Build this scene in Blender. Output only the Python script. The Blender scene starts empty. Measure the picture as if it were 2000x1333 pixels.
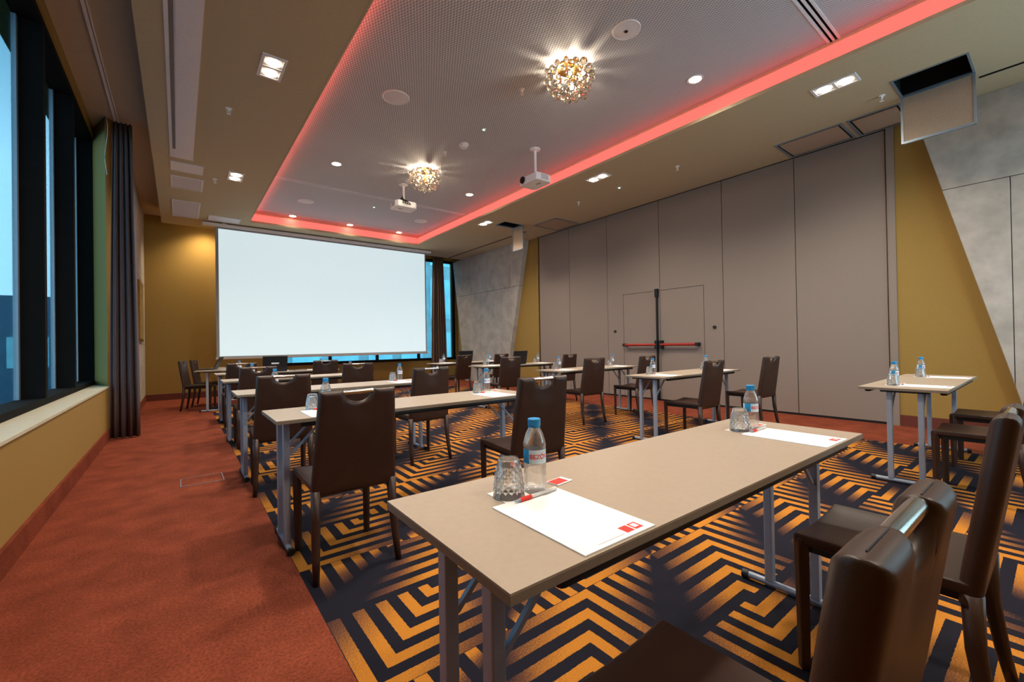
import bpy, bmesh, math, random
from mathutils import Vector, Matrix
random.seed(7)
PI = math.pi
S = bpy.context.scene
C = S.collection

# ------------------------------------------------------------------ camera
CAM_H = 1.1253
F_PX, YAW, PITCH, ROLL = 838.56, 0.6600, 0.00727, -0.01659
cam_d = bpy.data.cameras.new('camera'); cam = bpy.data.objects.new('camera', cam_d); C.objects.link(cam)
cam_d.sensor_fit = 'HORIZONTAL'; cam_d.sensor_width = 36.0; cam_d.lens = 36.0 * F_PX / 2000.0
cam_d.clip_start = 0.02; cam_d.clip_end = 300
_f = Vector((math.sin(YAW) * math.cos(PITCH), math.cos(YAW) * math.cos(PITCH), math.sin(PITCH)))
_r = Vector((math.cos(YAW), -math.sin(YAW), 0)); _u = _r.cross(_f)
_r2 = math.cos(ROLL) * _r + math.sin(ROLL) * _u; _u2 = -math.sin(ROLL) * _r + math.cos(ROLL) * _u
cam.matrix_world = Matrix(((_r2.x, _u2.x, -_f.x, 0), (_r2.y, _u2.y, -_f.y, 0), (_r2.z, _u2.z, -_f.z, CAM_H), (0, 0, 0, 1)))
S.camera = cam

# ------------------------------------------------------------------ world, exposure
W = bpy.data.worlds.new('overcast_dusk'); S.world = W; W.use_nodes = True
nt = W.node_tree; nt.nodes.clear()
wo = nt.nodes.new('ShaderNodeOutputWorld'); bg = nt.nodes.new('ShaderNodeBackground')
tc = nt.nodes.new('ShaderNodeTexCoord'); sx = nt.nodes.new('ShaderNodeSeparateXYZ'); rp = nt.nodes.new('ShaderNodeValToRGB')
nt.links.new(tc.outputs['Generated'], sx.inputs[0]); nt.links.new(sx.outputs['Z'], rp.inputs[0])
nt.links.new(rp.outputs[0], bg.inputs[0]); nt.links.new(bg.outputs[0], wo.inputs[0])
rp.color_ramp.elements[0].position = 0.28; rp.color_ramp.elements[0].color = (.56, .74, .84, 1)
rp.color_ramp.elements[1].position = 0.50; rp.color_ramp.elements[1].color = (.10, .27, .38, 1)
bg.inputs[1].default_value = 2.6
S.view_settings.view_transform = 'Standard'; S.view_settings.look = 'None'
S.view_settings.gamma = 1.0; S.view_settings.use_curve_mapping = False
S.view_settings.exposure = 1.42
S.cycles.max_bounces = 8; S.cycles.diffuse_bounces = 5; S.cycles.glossy_bounces = 3; S.cycles.transmission_bounces = 8
S.cycles.sample_clamp_indirect = 4.0
S.cycles.caustics_reflective = False; S.cycles.caustics_refractive = False
S.cycles.use_denoising = True
WARM = (1.0, .90, .75)
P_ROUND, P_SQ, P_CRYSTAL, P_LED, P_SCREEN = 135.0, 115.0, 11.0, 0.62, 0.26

# ------------------------------------------------------------------ materials
def srgb(r, g, b):
    def c(x):
        x /= 255.0
        return x / 12.92 if x <= .04045 else ((x + .055) / 1.055) ** 2.4
    return (c(r), c(g), c(b), 1.0)
MATS = {}
def mat(name, col, rough=.6, metal=0.0, noise=0.0, scale=20.0, bump=0.0, bscale=60.0, spec=.5, emit=None, estr=0.0, trans=0.0, ior=1.45, stretch=None, sheen=0.0):
    m = bpy.data.materials.new(name); m.use_nodes = True
    t = m.node_tree; b = t.nodes['Principled BSDF']
    b.inputs['Base Color'].default_value = col; b.inputs['Roughness'].default_value = rough
    b.inputs['Metallic'].default_value = metal; b.inputs['Specular IOR Level'].default_value = spec
    b.inputs['Transmission Weight'].default_value = trans; b.inputs['IOR'].default_value = ior
    if sheen: b.inputs['Sheen Weight'].default_value = sheen
    if emit is not None:
        b.inputs['Emission Color'].default_value = emit; b.inputs['Emission Strength'].default_value = estr
    if noise or bump:
        co = t.nodes.new('ShaderNodeTexCoord'); mp = t.nodes.new('ShaderNodeMapping')
        t.links.new(co.outputs['Object'], mp.inputs[0])
        if stretch: mp.inputs['Scale'].default_value = stretch
    if noise:
        n = t.nodes.new('ShaderNodeTexNoise'); n.inputs['Scale'].default_value = scale; n.inputs['Detail'].default_value = 5
        t.links.new(mp.outputs[0], n.inputs['Vector'])
        mx = t.nodes.new('ShaderNodeMix'); mx.data_type = 'RGBA'
        mx.inputs['A'].default_value = tuple(c * (1 - noise) for c in col[:3]) + (1,)
        mx.inputs['B'].default_value = tuple(min(1, c * (1 + noise)) for c in col[:3]) + (1,)
        rr = t.nodes.new('ShaderNodeMapRange'); rr.inputs['From Min'].default_value = .3; rr.inputs['From Max'].default_value = .7
        t.links.new(n.outputs['Fac'], rr.inputs['Value']); t.links.new(rr.outputs[0], mx.inputs['Factor'])
        t.links.new(mx.outputs['Result'], b.inputs['Base Color'])
    if bump:
        n2 = t.nodes.new('ShaderNodeTexNoise'); n2.inputs['Scale'].default_value = bscale; n2.inputs['Detail'].default_value = 3
        t.links.new(mp.outputs[0], n2.inputs['Vector'])
        bp = t.nodes.new('ShaderNodeBump'); bp.inputs['Strength'].default_value = bump; bp.inputs['Distance'].default_value = .004
        t.links.new(n2.outputs['Fac'], bp.inputs['Height']); t.links.new(bp.outputs[0], b.inputs['Normal'])
    MATS[name] = m; return m

mat('olive', srgb(150, 118, 56), .8, noise=.06, scale=90, bump=.15, bscale=300)
mat('red_carpet', srgb(124, 60, 41), .95, noise=.30, scale=90, bump=.6, bscale=420, spec=.1)
def mottle(m, sc, amt):
    t = m.node_tree; b = t.nodes['Principled BSDF']; src = b.inputs['Base Color'].links[0].from_socket
    co, _ = pos_xyz(t); n = t.nodes.new('ShaderNodeTexNoise'); n.inputs['Scale'].default_value = sc; n.inputs['Detail'].default_value = 6
    t.links.new(co.outputs['Object'], n.inputs['Vector'])
    v = ((X(t, n.outputs['Fac']) - .5) * amt + 1.0).mx(.4)
    cb = t.nodes.new('ShaderNodeCombineColor')
    for i in range(3): t.links.new(v.s, cb.inputs[i])
    mx = t.nodes.new('ShaderNodeMix'); mx.data_type = 'RGBA'; mx.blend_type = 'MULTIPLY'; mx.inputs['Factor'].default_value = 1.0
    t.links.new(src, mx.inputs['A']); t.links.new(cb.outputs[0], mx.inputs['B']); t.links.new(mx.outputs['Result'], b.inputs['Base Color'])
mat('base_dark', srgb(96, 42, 28), .6, noise=.08, scale=30)
mat('soffit', srgb(186, 172, 142), .85, noise=.03, scale=30)
mat('recess', srgb(190, 172, 150), .85, noise=.04, scale=20)
mat('sill', srgb(205, 195, 170), .5, noise=.04, scale=15)
mat('frame_black', srgb(22, 22, 22), .8, noise=.1, scale=8, spec=.08)
mat('frame_alu', srgb(150, 165, 178), .35, metal=.6)
mat('partition', srgb(136, 120, 110), .7, noise=.05, scale=140, bump=.1, bscale=400)
mat('concrete', srgb(172, 162, 152), .8, noise=.16, scale=3.5, bump=.3, bscale=26)
mat('table_top', srgb(164, 147, 130), .38, noise=.03, scale=60, spec=.5)
mat('table_edge', srgb(128, 114, 98), .5, noise=.05, scale=50)
mat('black_plastic', srgb(14, 13, 14), .5, noise=.1, scale=10)
mat('alu', srgb(152, 160, 176), .4, metal=.15, noise=.04, scale=20)
mat('leather', srgb(54, 34, 26), .40, noise=.14, scale=14, bump=.06, bscale=420, spec=.5)
mat('chrome', srgb(214, 212, 208), .14, metal=1.0, noise=.03, scale=30)
mat('paper', srgb(240, 239, 238), .8, noise=.01, scale=30)
mat('coaster', srgb(236, 230, 226), .85, noise=.02, scale=50)
mat('red_print', srgb(214, 44, 36), .6, noise=.06, scale=200)
mat('grey_print', srgb(170, 168, 166), .8, noise=.05, scale=200)
mat('pen_white', srgb(214, 214, 214), .35, noise=.02, scale=50)
mat('pen_red', srgb(218, 40, 30), .45, noise=.03, scale=50)
mat('cap_blue', srgb(22, 140, 205), .4, noise=.04, scale=60)
mat('label_pale', srgb(206, 226, 240), .5, noise=.04, scale=90)
mat('label_blue', srgb(40, 150, 205), .5, noise=.12, scale=60)
mat('white_plastic', srgb(238, 236, 236), .45, noise=.02, scale=40)
mat('grey_white', srgb(226, 224, 228), .6, noise=.03, scale=40)
mat('duct_white', srgb(226, 224, 230), .6, noise=.03, scale=30)
mat('vent_dark', srgb(120, 116, 114), .7, noise=.05, scale=60)
mat('black_hole', srgb(8, 7, 7), .9, noise=.1, scale=10)
mat('lens_black', srgb(10, 10, 11), .12, noise=.05, scale=20)
mat('hatch_board', srgb(172, 150, 130), .75, noise=.06, scale=60, bump=.1)
mat('curtain', srgb(92, 78, 80), .9, noise=.1, scale=60, bump=.25, bscale=300)
mat('curtain_brown', srgb(104, 82, 70), .9, noise=.1, scale=60, bump=.25, bscale=300)
mat('push_red', srgb(158, 36, 26), .35, noise=.05, scale=40)
mat('laptop', srgb(30, 30, 34), .4, noise=.06, scale=30)
mat('screen_border', srgb(150, 150, 152), .6, noise=.03, scale=30)
mat('screen_bar', srgb(186, 172, 166), .5, noise=.03, scale=30)
mat('screen_cloth', srgb(180, 186, 190), .9, noise=.01, scale=30, emit=(.76, .95, 1.0, 1), estr=P_SCREEN)  # projector light on the cloth is put in as its own emission
mat('lamp', (1, .9, .75, 1), .5, emit=(1, .80, .52, 1), estr=14.0)
mat('bulb', (1, .85, .6, 1), .5, emit=(1, .74, .40, 1), estr=22.0)
mat('led_red', (1, .1, .08, 1), .5, emit=(1.0, .105, .085, 1), estr=P_LED)
mat('led_green', (.2, 1, .5, 1), .5, emit=(.35, 1.0, .6, 1), estr=3.0)
mat('cove', srgb(212, 190, 165), .8, noise=.02, scale=30)
mat('crystal', (1, .93, .82, 1), .03, trans=1.0, ior=1.5)
mat('brass', srgb(168, 128, 70), .25, metal=1.0, noise=.05, scale=20)
mat('picture', srgb(150, 122, 66), .6, noise=.35, scale=9)
mat('far_building', srgb(150, 180, 182), .7, noise=.2, scale=1.5)
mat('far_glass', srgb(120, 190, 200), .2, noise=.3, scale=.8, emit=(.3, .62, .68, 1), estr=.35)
mat('street', srgb(70, 88, 98), .9, noise=.2, scale=1.0)
mat('side_building', srgb(92, 120, 140), .8, noise=.15, scale=1.2)
def thin_clear(name, tint, refl, white=0.0, glassy=0.0):
    m = bpy.data.materials.new(name); m.use_nodes = True; t = m.node_tree; t.nodes.clear()
    out = t.nodes.new('ShaderNodeOutputMaterial'); tr = t.nodes.new('ShaderNodeBsdfTransparent'); tr.inputs[0].default_value = tint
    gl = t.nodes.new('ShaderNodeBsdfGlossy'); gl.inputs['Roughness'].default_value = .04
    fr_ = t.nodes.new('ShaderNodeLayerWeight'); fr_.inputs['Blend'].default_value = refl
    mx = t.nodes.new('ShaderNodeMixShader'); t.links.new(fr_.outputs['Facing'], mx.inputs[0]); t.links.new(tr.outputs[0], mx.inputs[1]); t.links.new(gl.outputs[0], mx.inputs[2])
    last = mx
    if glassy:
        g_ = t.nodes.new('ShaderNodeBsdfGlass'); g_.inputs['IOR'].default_value = 1.45; g_.inputs['Roughness'].default_value = .01
        m2 = t.nodes.new('ShaderNodeMixShader'); m2.inputs[0].default_value = glassy; t.links.new(last.outputs[0], m2.inputs[1]); t.links.new(g_.outputs[0], m2.inputs[2]); last = m2
    if white:
        d_ = t.nodes.new('ShaderNodeBsdfDiffuse'); d_.inputs[0].default_value = (.9, .92, .95, 1)
        m3 = t.nodes.new('ShaderNodeMixShader'); m3.inputs[0].default_value = white; t.links.new(last.outputs[0], m3.inputs[1]); t.links.new(d_.outputs[0], m3.inputs[2]); last = m3
    t.links.new(last.outputs[0], out.inputs[0]); MATS[name] = m; return m
thin_clear('glass', (.98, .98, .97, 1), .42, .03, .72)
thin_clear('water', (.98, .99, 1, 1), .38, .07, .35)
thin_clear('pane', (.86, .95, .97, 1), .12)
thin_clear('solar_pane', (.42, .56, .62, 1), .12)

# --- small node-expression helper for the woven carpet and the ceiling mesh
class X:
    def __init__(s, t, sock): s.t, s.s = t, sock
    def op(s, o, *a):
        n = s.t.nodes.new('ShaderNodeMath'); n.operation = o
        for i, v in enumerate((s,) + a):
            if isinstance(v, X): s.t.links.new(v.s, n.inputs[i])
            else: n.inputs[i].default_value = v
        return X(s.t, n.outputs[0])
    def __add__(s, o): return s.op('ADD', o)
    def __sub__(s, o): return s.op('SUBTRACT', o)
    def __mul__(s, o): return s.op('MULTIPLY', o)
    def __truediv__(s, o): return s.op('DIVIDE', o)
    def fr(s): return s.op('FRACT')
    def ab(s): return s.op('ABSOLUTE')
    def gt(s, o): return s.op('GREATER_THAN', o)
    def lt(s, o): return s.op('LESS_THAN', o)
    def mx(s, o): return s.op('MAXIMUM', o)
    def mn(s, o): return s.op('MINIMUM', o)
    def inv(s): return (s * -1.0) + 1.0
    def clamp(s): return s.mx(0.0).mn(1.0)
def pos_xyz(t):
    co = t.nodes.new('ShaderNodeTexCoord'); sp = t.nodes.new('ShaderNodeSeparateXYZ'); t.links.new(co.outputs['Object'], sp.inputs[0])
    return co, [X(t, sp.outputs[i]) for i in range(3)]

def carpet_material():
    m = mat('key_carpet', (0, 0, 0, 1), .95, spec=.08); t = m.node_tree; b = t.nodes['Principled BSDF']
    co, (x, y, z) = pos_xyz(t)
    def noise(sc, det=2):
        n = t.nodes.new('ShaderNodeTexNoise'); n.inputs['Scale'].default_value = sc; n.inputs['Detail'].default_value = det
        t.links.new(co.outputs['Object'], n.inputs['Vector']); return X(t, n.outputs['Fac'])
    fine = noise(170.0); wob = noise(60.0)
    u = (x + (wob - .5) * .006 - .464).fr() - .5
    v = (y + (wob - .5) * .006 - 1.364).fr() - .5
    a, w = u.ab(), v.ab()
    same = (u * v).gt(0.0)
    d = a.mx(w)
    # nested corners
    s1 = (d * 10.0 + .03).fr().gt(.5)
    b1 = ((a - w).ab() * 1.25).inv()
    # fading combs
    line = (a * -1.0) + .5
    hor = w.lt(line)
    sh = (w * 10.0 + .03).fr().gt(.5); bh = (a / ((w * -1.0) + .501)).inv() * ((w * 1.25).inv())
    sv = (a * 10.0).fr().lt(.5); bv = (w - line) / (a + .001)
    s2 = sh * hor + sv * hor.inv()
    b2 = (bh * hor + bv * hor.inv())
    st = s1 * same + s2 * same.inv()
    br = b1 * same + b2 * same.inv()
    fac = (br * 1.42 - .36 + (fine - .5) * .62).clamp() * st
    mx = t.nodes.new('ShaderNodeValToRGB'); e = mx.color_ramp.elements
    e[0].position = .0; e[0].color = srgb(31, 30, 39); e[1].position = .85; e[1].color = srgb(184, 118, 44)
    k = e.new(.38); k.color = srgb(98, 64, 48)
    t.links.new(fac.s, mx.inputs[0])
    # wool variation
    vr = (fine - .5) * .5 + 1.0
    m2 = t.nodes.new('ShaderNodeMix'); m2.data_type = 'RGBA'; m2.blend_type = 'MULTIPLY'; m2.inputs['Factor'].default_value = 1.0
    cb = t.nodes.new('ShaderNodeCombineColor')
    for i in range(3): t.links.new(vr.s, cb.inputs[i])
    t.links.new(mx.outputs[0], m2.inputs['A']); t.links.new(cb.outputs[0], m2.inputs['B'])
    t.links.new(m2.outputs['Result'], b.inputs['Base Color'])
    bp = t.nodes.new('ShaderNodeBump'); bp.inputs['Strength'].default_value = .5; bp.inputs['Distance'].default_value = .003
    t.links.new(fine.s, bp.inputs['Height']); t.links.new(bp.outputs[0], b.inputs['Normal'])
carpet_material()
mottle(MATS['red_carpet'], 5.0, 1.0); mottle(MATS['concrete'], 11.0, .35)

def mesh_ceiling_material():
    m = mat('mesh_ceiling', srgb(168, 150, 138), .7); t = m.node_tree; b = t.nodes['Principled BSDF']
    co, (x, y, z) = pos_xyz(t)
    k = 2 * PI / .030
    h = ((x * k).op('SINE') * (y * (k * .5)).op('SINE'))
    mx = t.nodes.new('ShaderNodeMix'); mx.data_type = 'RGBA'
    mx.inputs['A'].default_value = srgb(156, 158, 166); mx.inputs['B'].default_value = srgb(212, 214, 222)
    t.links.new((h * 1.4 + .5).clamp().s, mx.inputs['Factor'])
    t.links.new(mx.outputs['Result'], b.inputs['Base Color'])
    bp = t.nodes.new('ShaderNodeBump'); bp.inputs['Strength'].default_value = .25; bp.inputs['Distance'].default_value = .004
    t.links.new(h.s, bp.inputs['Height']); t.links.new(bp.outputs[0], b.inputs['Normal'])
mesh_ceiling_material()

# ------------------------------------------------------------------ mesh helpers
class MB:
    def __init__(s): s.v, s.f, s.mi = [], [], []
    def add(s, vs, fs, mi=0):
        o = len(s.v); s.v += [tuple(p) for p in vs]; s.f += [tuple(i + o for i in f) for f in fs]; s.mi += [mi] * len(fs); return s
    def box(s, x0, x1, y0, y1, z0, z1, mi=0):
        return s.add([(x0, y0, z0), (x1, y0, z0), (x1, y1, z0), (x0, y1, z0), (x0, y0, z1), (x1, y0, z1), (x1, y1, z1), (x0, y1, z1)],
                     [(0, 3, 2, 1), (4, 5, 6, 7), (0, 1, 5, 4), (1, 2, 6, 5), (2, 3, 7, 6), (3, 0, 4, 7)], mi)
    def bar(s, p, q, w, h=None, up=(0, 0, 1), w2=None, h2=None, mi=0):
        h = w if h is None else h; w2 = w if w2 is None else w2; h2 = h if h2 is None else h2
        p, q = Vector(p), Vector(q); d = (q - p).normalized(); sd = d.cross(Vector(up))
        if sd.length < 1e-4: sd = d.cross(Vector((0, 1, 0)))
        sd.normalize(); u = sd.cross(d)
        vs = []
        for c, a, bb in ((p, w, h), (q, w2, h2)):
            vs += [c + sd * (i * a / 2) + u * (j * bb / 2) for i, j in ((-1, -1), (1, -1), (1, 1), (-1, 1))]
        return s.add(vs, [(0, 1, 2, 3), (7, 6, 5, 4), (0, 4, 5, 1), (1, 5, 6, 2), (2, 6, 7, 3), (3, 7, 4, 0)], mi)
    def tube(s, pts, r, n=10, mi=0, r2=None):
        pts = [Vector(p) for p in pts]; vs, fs = [], []; k = len(pts)
        for i, p in enumerate(pts):
            d = (pts[min(i + 1, k - 1)] - pts[max(i - 1, 0)]).normalized()
            a = d.cross(Vector((0, 0, 1)))
            if a.length < 1e-3: a = d.cross(Vector((0, 1, 0)))
            a.normalize(); bb = a.cross(d)
            rr = r if r2 is None else r + (r2 - r) * i / (k - 1)
            vs += [p + (a * math.cos(2 * PI * j / n) + bb * math.sin(2 * PI * j / n)) * rr for j in range(n)]
        for i in range(k - 1):
            for j in range(n):
                fs.append((i * n + j, i * n + (j + 1) % n, (i + 1) * n + (j + 1) % n, (i + 1) * n + j))
        fs.append(tuple(range(n))[::-1]); fs.append(tuple((k - 1) * n + j for j in range(n)))
        return s.add(vs, fs, mi)
    def lathe(s, prof, n=24, c=(0, 0, 0), mi=0, cap=True):
        vs, fs = [], []
        for r, z in prof: vs += [(c[0] + r * math.cos(2 * PI * j / n), c[1] + r * math.sin(2 * PI * j / n), c[2] + z) for j in range(n)]
        for i in range(len(prof) - 1):
            for j in range(n): fs.append((i * n + j, i * n + (j + 1) % n, (i + 1) * n + (j + 1) % n, (i + 1) * n + j))
        if cap:
            fs.append(tuple(range(n))[::-1]); fs.append(tuple((len(prof) - 1) * n + j for j in range(n)))
        return s.add(vs, fs, mi)
    def prism(s, poly, axis, a0, a1, mi=0):
        # extrude polygon (list of 2D) along axis index between a0 and a1
        n = len(poly)
        def mk(p, a):
            if axis == 0: return (a, p[0], p[1])
            if axis == 1: return (p[0], a, p[1])
            return (p[0], p[1], a)
        vs = [mk(p, a0) for p in poly] + [mk(p, a1) for p in poly]
        fs = [tuple(range(n))[::-1], tuple(range(n, 2 * n))] + [(i, (i + 1) % n, n + (i + 1) % n, n + i) for i in range(n)]
        return s.add(vs, fs, mi)
    def mesh(s, name, mats, smooth=False, bevel=0.0, seg=2):
        me = bpy.data.meshes.new(name); me.from_pydata(s.v, [], s.f)
        for m in (mats if isinstance(mats, (list, tuple)) else [mats]): me.materials.append(MATS[m])
        for p, i in zip(me.polygons, s.mi): p.material_index = i
        bm = bmesh.new(); bm.from_mesh(me); bmesh.ops.recalc_face_normals(bm, faces=bm.faces)
        if bevel:
            bmesh.ops.bevel(bm, geom=[e for e in bm.edges if len(e.link_faces) == 2 and e.calc_face_angle() > .6], offset=bevel, segments=seg, profile=.6, affect='EDGES')
        bm.to_mesh(me); bm.free()
        if smooth:
            me.shade_smooth()
            if smooth != 'all':
                me.set_sharp_from_angle(angle=math.radians(38))
        return me
def link(name, me, parent=None, loc=None, rz=None):
    o = bpy.data.objects.new(name, me); C.objects.link(o)
    if parent is not None: o.parent = parent
    if loc is not None: o.location = loc
    if rz is not None: o.rotation_euler = (0, 0, rz)
    return o
def build(name, mb, mats, parent=None, smooth=False, bevel=0.0, seg=2, loc=None): return link(name, mb.mesh(name, mats, smooth, bevel, seg), parent, loc)
def tag(o, label, cat, group=None):
    o['label'] = label; o['category'] = cat
    if group: o['group'] = group
    return o
def thing(name, label, cat, loc=(0, 0, 0), rz=0.0, group=None):
    o = bpy.data.objects.new(name, None); C.objects.link(o); o.location = loc; o.rotation_euler = (0, 0, rz)
    o.empty_display_size = .05
    return tag(o, label, cat, group)
def struct(o): o['kind'] = 'structure'; return o
def dup(root, loc, rz, label, group=None):
    r = root.copy(); C.objects.link(r); r.location = loc; r.rotation_euler = (0, 0, rz); r['label'] = label
    if group: r['group'] = group
    for ch in root.children:
        c = ch.copy(); C.objects.link(c); c.parent = r
        for g in ch.children:
            d = g.copy(); C.objects.link(d); d.parent = c
    return r
def aim_light(name, kind, loc, energy, color, parent=None, size=.05, angle=None, blend=.6, rot=(0, 0, 0)):
    l = bpy.data.lights.new(name, kind); l.energy = energy; l.color = color
    if kind in ('SPOT', 'POINT'): l.shadow_soft_size = size
    if kind == 'SPOT': l.spot_size = angle; l.spot_blend = blend
    o = bpy.data.objects.new(name, l); C.objects.link(o); o.location = loc; o.rotation_euler = rot
    if parent is not None: o.parent = parent
    return o

# ------------------------------------------------------------------ room shell
XL, XR, YN, YF = -0.72, 7.28, -1.8, 12.35       # left, right, near, far walls
ZC, ZK = 3.84, 4.09                             # soffit and coffer heights
CX0, CX1, CY0, CY1 = 0.464, 6.03, -1.6, 10.36   # patterned carpet
fb = MB()
for x0, x1, y0, y1, mi in ((-1.2, CX0, YN, YF, 0), (CX1, XR + .2, YN, YF, 0), (CX0, CX1, CY1, YF, 0), (CX0, CX1, YN, CY0, 0), (CX0, CX1, CY0, CY1, 1)):
    fb.add([(x0, y0, 0), (x1, y0, 0), (x1, y1, 0), (x0, y1, 0)], [(0, 1, 2, 3)], mi)
fl = struct(build('floor', fb, ['red_carpet', 'key_carpet']))
sb = MB(); sb.box(-1.2, XR + .2, YN, YF, -.2, -.002); build('slab', sb, 'concrete', fl)

# ceiling: soffit ring with two hatch openings, recess by the windows, coffer
KX0, KX1, KY0, KY1 = 1.21, 5.12, -1.6, 10.72
H1 = (5.97, 6.50, .52, 1.10); H2 = (5.70, 6.24, 7.53, 7.91)
ceil = bpy.data.objects.new('ceiling', None); C.objects.link(ceil); struct(ceil)
so = MB()
def rects_minus(x0, x1, y0, y1, holes):
    xs = sorted({x0, x1, *[h[0] for h in holes], *[h[1] for h in holes]}); ys = sorted({y0, y1, *[h[2] for h in holes], *[h[3] for h in holes]})
    for i in range(len(xs) - 1):
        for j in range(len(ys) - 1):
            cx, cy = (xs[i] + xs[i + 1]) / 2, (ys[j] + ys[j + 1]) / 2
            if any(h[0] < cx < h[1] and h[2] < cy < h[3] for h in holes): continue
            yield xs[i], xs[i + 1], ys[j], ys[j + 1]
SOY = 11.76
for x0, x1, y0, y1 in rects_minus(-.27, XR + .2, YN, SOY, [(KX0, KX1, KY0, KY1), H1, H2]):
    so.add([(x0, y0, ZC), (x1, y0, ZC), (x1, y1, ZC), (x0, y1, ZC)], [(0, 1, 2, 3)])
so.box(-.27, -.25, YN, SOY - .02, ZC + .002, 4.3); so.box(-.27, XR + .2, SOY - .02, SOY, ZC + .002, 4.3)
build('soffit', so, 'soffit', ceil)
rc = MB(); rc.box(-1.2, -.27, YN, YF, 4.12, 4.2); rc.box(-.27, XR + .2, SOY, YF + .2, 4.12, 4.2)
build('curtain_recess', rc, 'recess', ceil)
lip = MB(); LT = .035
for x0, x1, y0, y1 in ((KX0, KX0 + .02, KY0, KY1), (KX1 - .02, KX1, KY0, KY1), (KX0 + .02, KX1 - .02, KY1 - .02, KY1), (KX0 + .02, KX1 - .02, KY0, KY0 + .02)):
    lip.box(x0, x1, y0, y1, ZC - .003, ZC + LT)
build('cove_lip', lip, 'soffit', ceil)
cv = MB(); G = .05
for x0, x1, y0, y1 in ((KX0 - G, KX0, KY0 - G, KY1 + G), (KX1, KX1 + G, KY0 - G, KY1 + G), (KX0, KX1, KY1, KY1 + G), (KX0, KX1, KY0 - G, KY0)):
    cv.box(x0, x1, y0, y1, ZC + .004, ZC + .012)
cv.box(KX0 - G - .02, KX0 - G, KY0 - G, KY1 + G, ZC + .004, ZK); cv.box(KX1 + G, KX1 + G + .02, KY0 - G, KY1 + G, ZC + .004, ZK)
cv.box(KX0 - G, KX1 + G, KY1 + G, KY1 + G + .02, ZC + .004, ZK); cv.box(KX0 - G, KX1 + G, KY0 - G - .02, KY0 - G, ZC + .004, ZK)
build('cove_ledge', cv, 'cove', ceil)
LDIF = [1.36, 8.34, 10.47]                       # linear diffusers across the coffer
ck = MB(); ys = [KY0 - G] + [v for y in LDIF for v in (y - .055, y + .055)] + [KY1 + G]
for i in range(0, len(ys), 2): ck.box(KX0 - G, KX1 + G, ys[i], ys[i + 1], ZK, ZK + .03)
build('coffer_panel', ck, 'mesh_ceiling', ceil)
rf = MB(); rf.box(-1.3, XR + .4, YN - .2, YF + .3, 4.62, 4.7); build('roof_slab', rf, 'concrete', ceil)

# red light line hidden on the ledge
def led(x0, x1, y0, y1, lab, zb=.06):
    t = thing('led_strip', lab, 'led strip', (0, 0, ZC), 0, 'red cove light lines')
    m = MB(); m.box(x0, x1, y0, y1, zb, .205 if zb < .1 else .243); build('diffuser', m, 'led_red', t)
    m = MB(); m.box(x0, x1, y0, y1, zb - .02, zb - .0005); build('profile', m, 'cove', t)
led(KX1 + G - .025, KX1 + G - .001, KY0, KY1 + G - .03, 'red light line in the ceiling cove on the partition side')
led(KX0 - G + .001, KX0 - G + .025, KY0, KY1 + G - .03, 'red light line in the ceiling cove on the window side', .128)
def led_beam(x0, x1, y0, y1, pw):
    l = bpy.data.lights.new('led_beam', 'AREA'); l.shape = 'RECTANGLE'; l.size = x1 - x0; l.size_y = y1 - y0; l.energy = pw; l.color = (1, .10, .06)
    o = bpy.data.objects.new('led_beam', l); C.objects.link(o); o.location = ((x0 + x1) / 2, (y0 + y1) / 2, .11); o.rotation_euler = (PI, .60, 0); l.spread = math.radians(72)
    o.parent = [q for q in C.objects if q.name.startswith('led_strip') and 'window side' in q['label']][0]
led_beam(KX0 - .02, KX0 + .018, KY0 + .1, KY1 - .1, 3.6)
led(KX0 - G + .03, KX1 + G - .03, KY1 + G - .025, KY1 + G - .001, 'red light line in the ceiling cove above the projection screen')

# ---- left wall with the long window
wl = MB()
wl.box(XL - .35, XL, YN, 7.47, 0, .655)                                   # parapet
wl.prism([(XL, 7.47), (-.60, 7.62), (-.60, YF), (-1.25, YF), (-1.25, 8.02), (-.90, 8.00)], 2, 0, 4.15)
wl.box(-1.25, -.88, YN, 8.02, 4.0, 4.62)                                  # head
wl.box(-1.25, XL, YN - .2, 1.2, .655, 4.12)
WLm = struct(build('wall_left', wl, 'olive'))
cl = MB(); cl.box(-.602, -.585, 7.64, YF, .14, 4.12)
ccl = build('concrete_facing', cl, 'concrete', WLm)
for z in (1.25, 2.52):
    g = MB(); g.box(-.5855, -.583, 7.64, YF, z, z + .014); build('joint', g, 'vent_dark', WLm)
sl = MB(); sl.box(-1.07, XL + .012, 1.2, 7.47, .655, .675); sl.prism([(-1.07, 7.47), (XL + .012, 7.47), (-.9, 7.98), (-1.07, 7.98)], 2, .655, .675)
struct(build('trim_1', sl, 'sill'))
bl = MB(); bl.box(XL, XL + .02, YN, 7.47, 0, .135); bl.box(-.60, -.575, 7.64, YF, 0, .14)
struct(build('baseboard_left', bl, 'red_carpet'))
win = bpy.data.objects.new('window_1', None); C.objects.link(win); struct(win)
fr = MB(); fr.box(-1.07, -.90, 1.2, 7.99, .675, .73); fr.box(-1.07, -.90, 1.2, 7.99, 3.94, 4.0); build('window_frame', fr, 'frame_black', win)
mul = MB().box(-1.07, -.90, 0, .08, .73, 3.94).mesh('mullion', 'frame_black')
edge = MB().box(-1.075, -1.045, -.045, 0, .73, 3.94).mesh('glazing_bead', 'frame_alu')
gl = MB().box(-1.066, -1.06, .08, 1.285, .73, 3.94).mesh('pane', 'solar_pane')
for i in range(6):
    y = 1.38 + 1.32 * i
    a = link('mullion', mul, win, (0, y, 0)); link('glazing_bead', edge, a)
    if i < 5: link('pane', gl, win, (0, y, 0))

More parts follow.
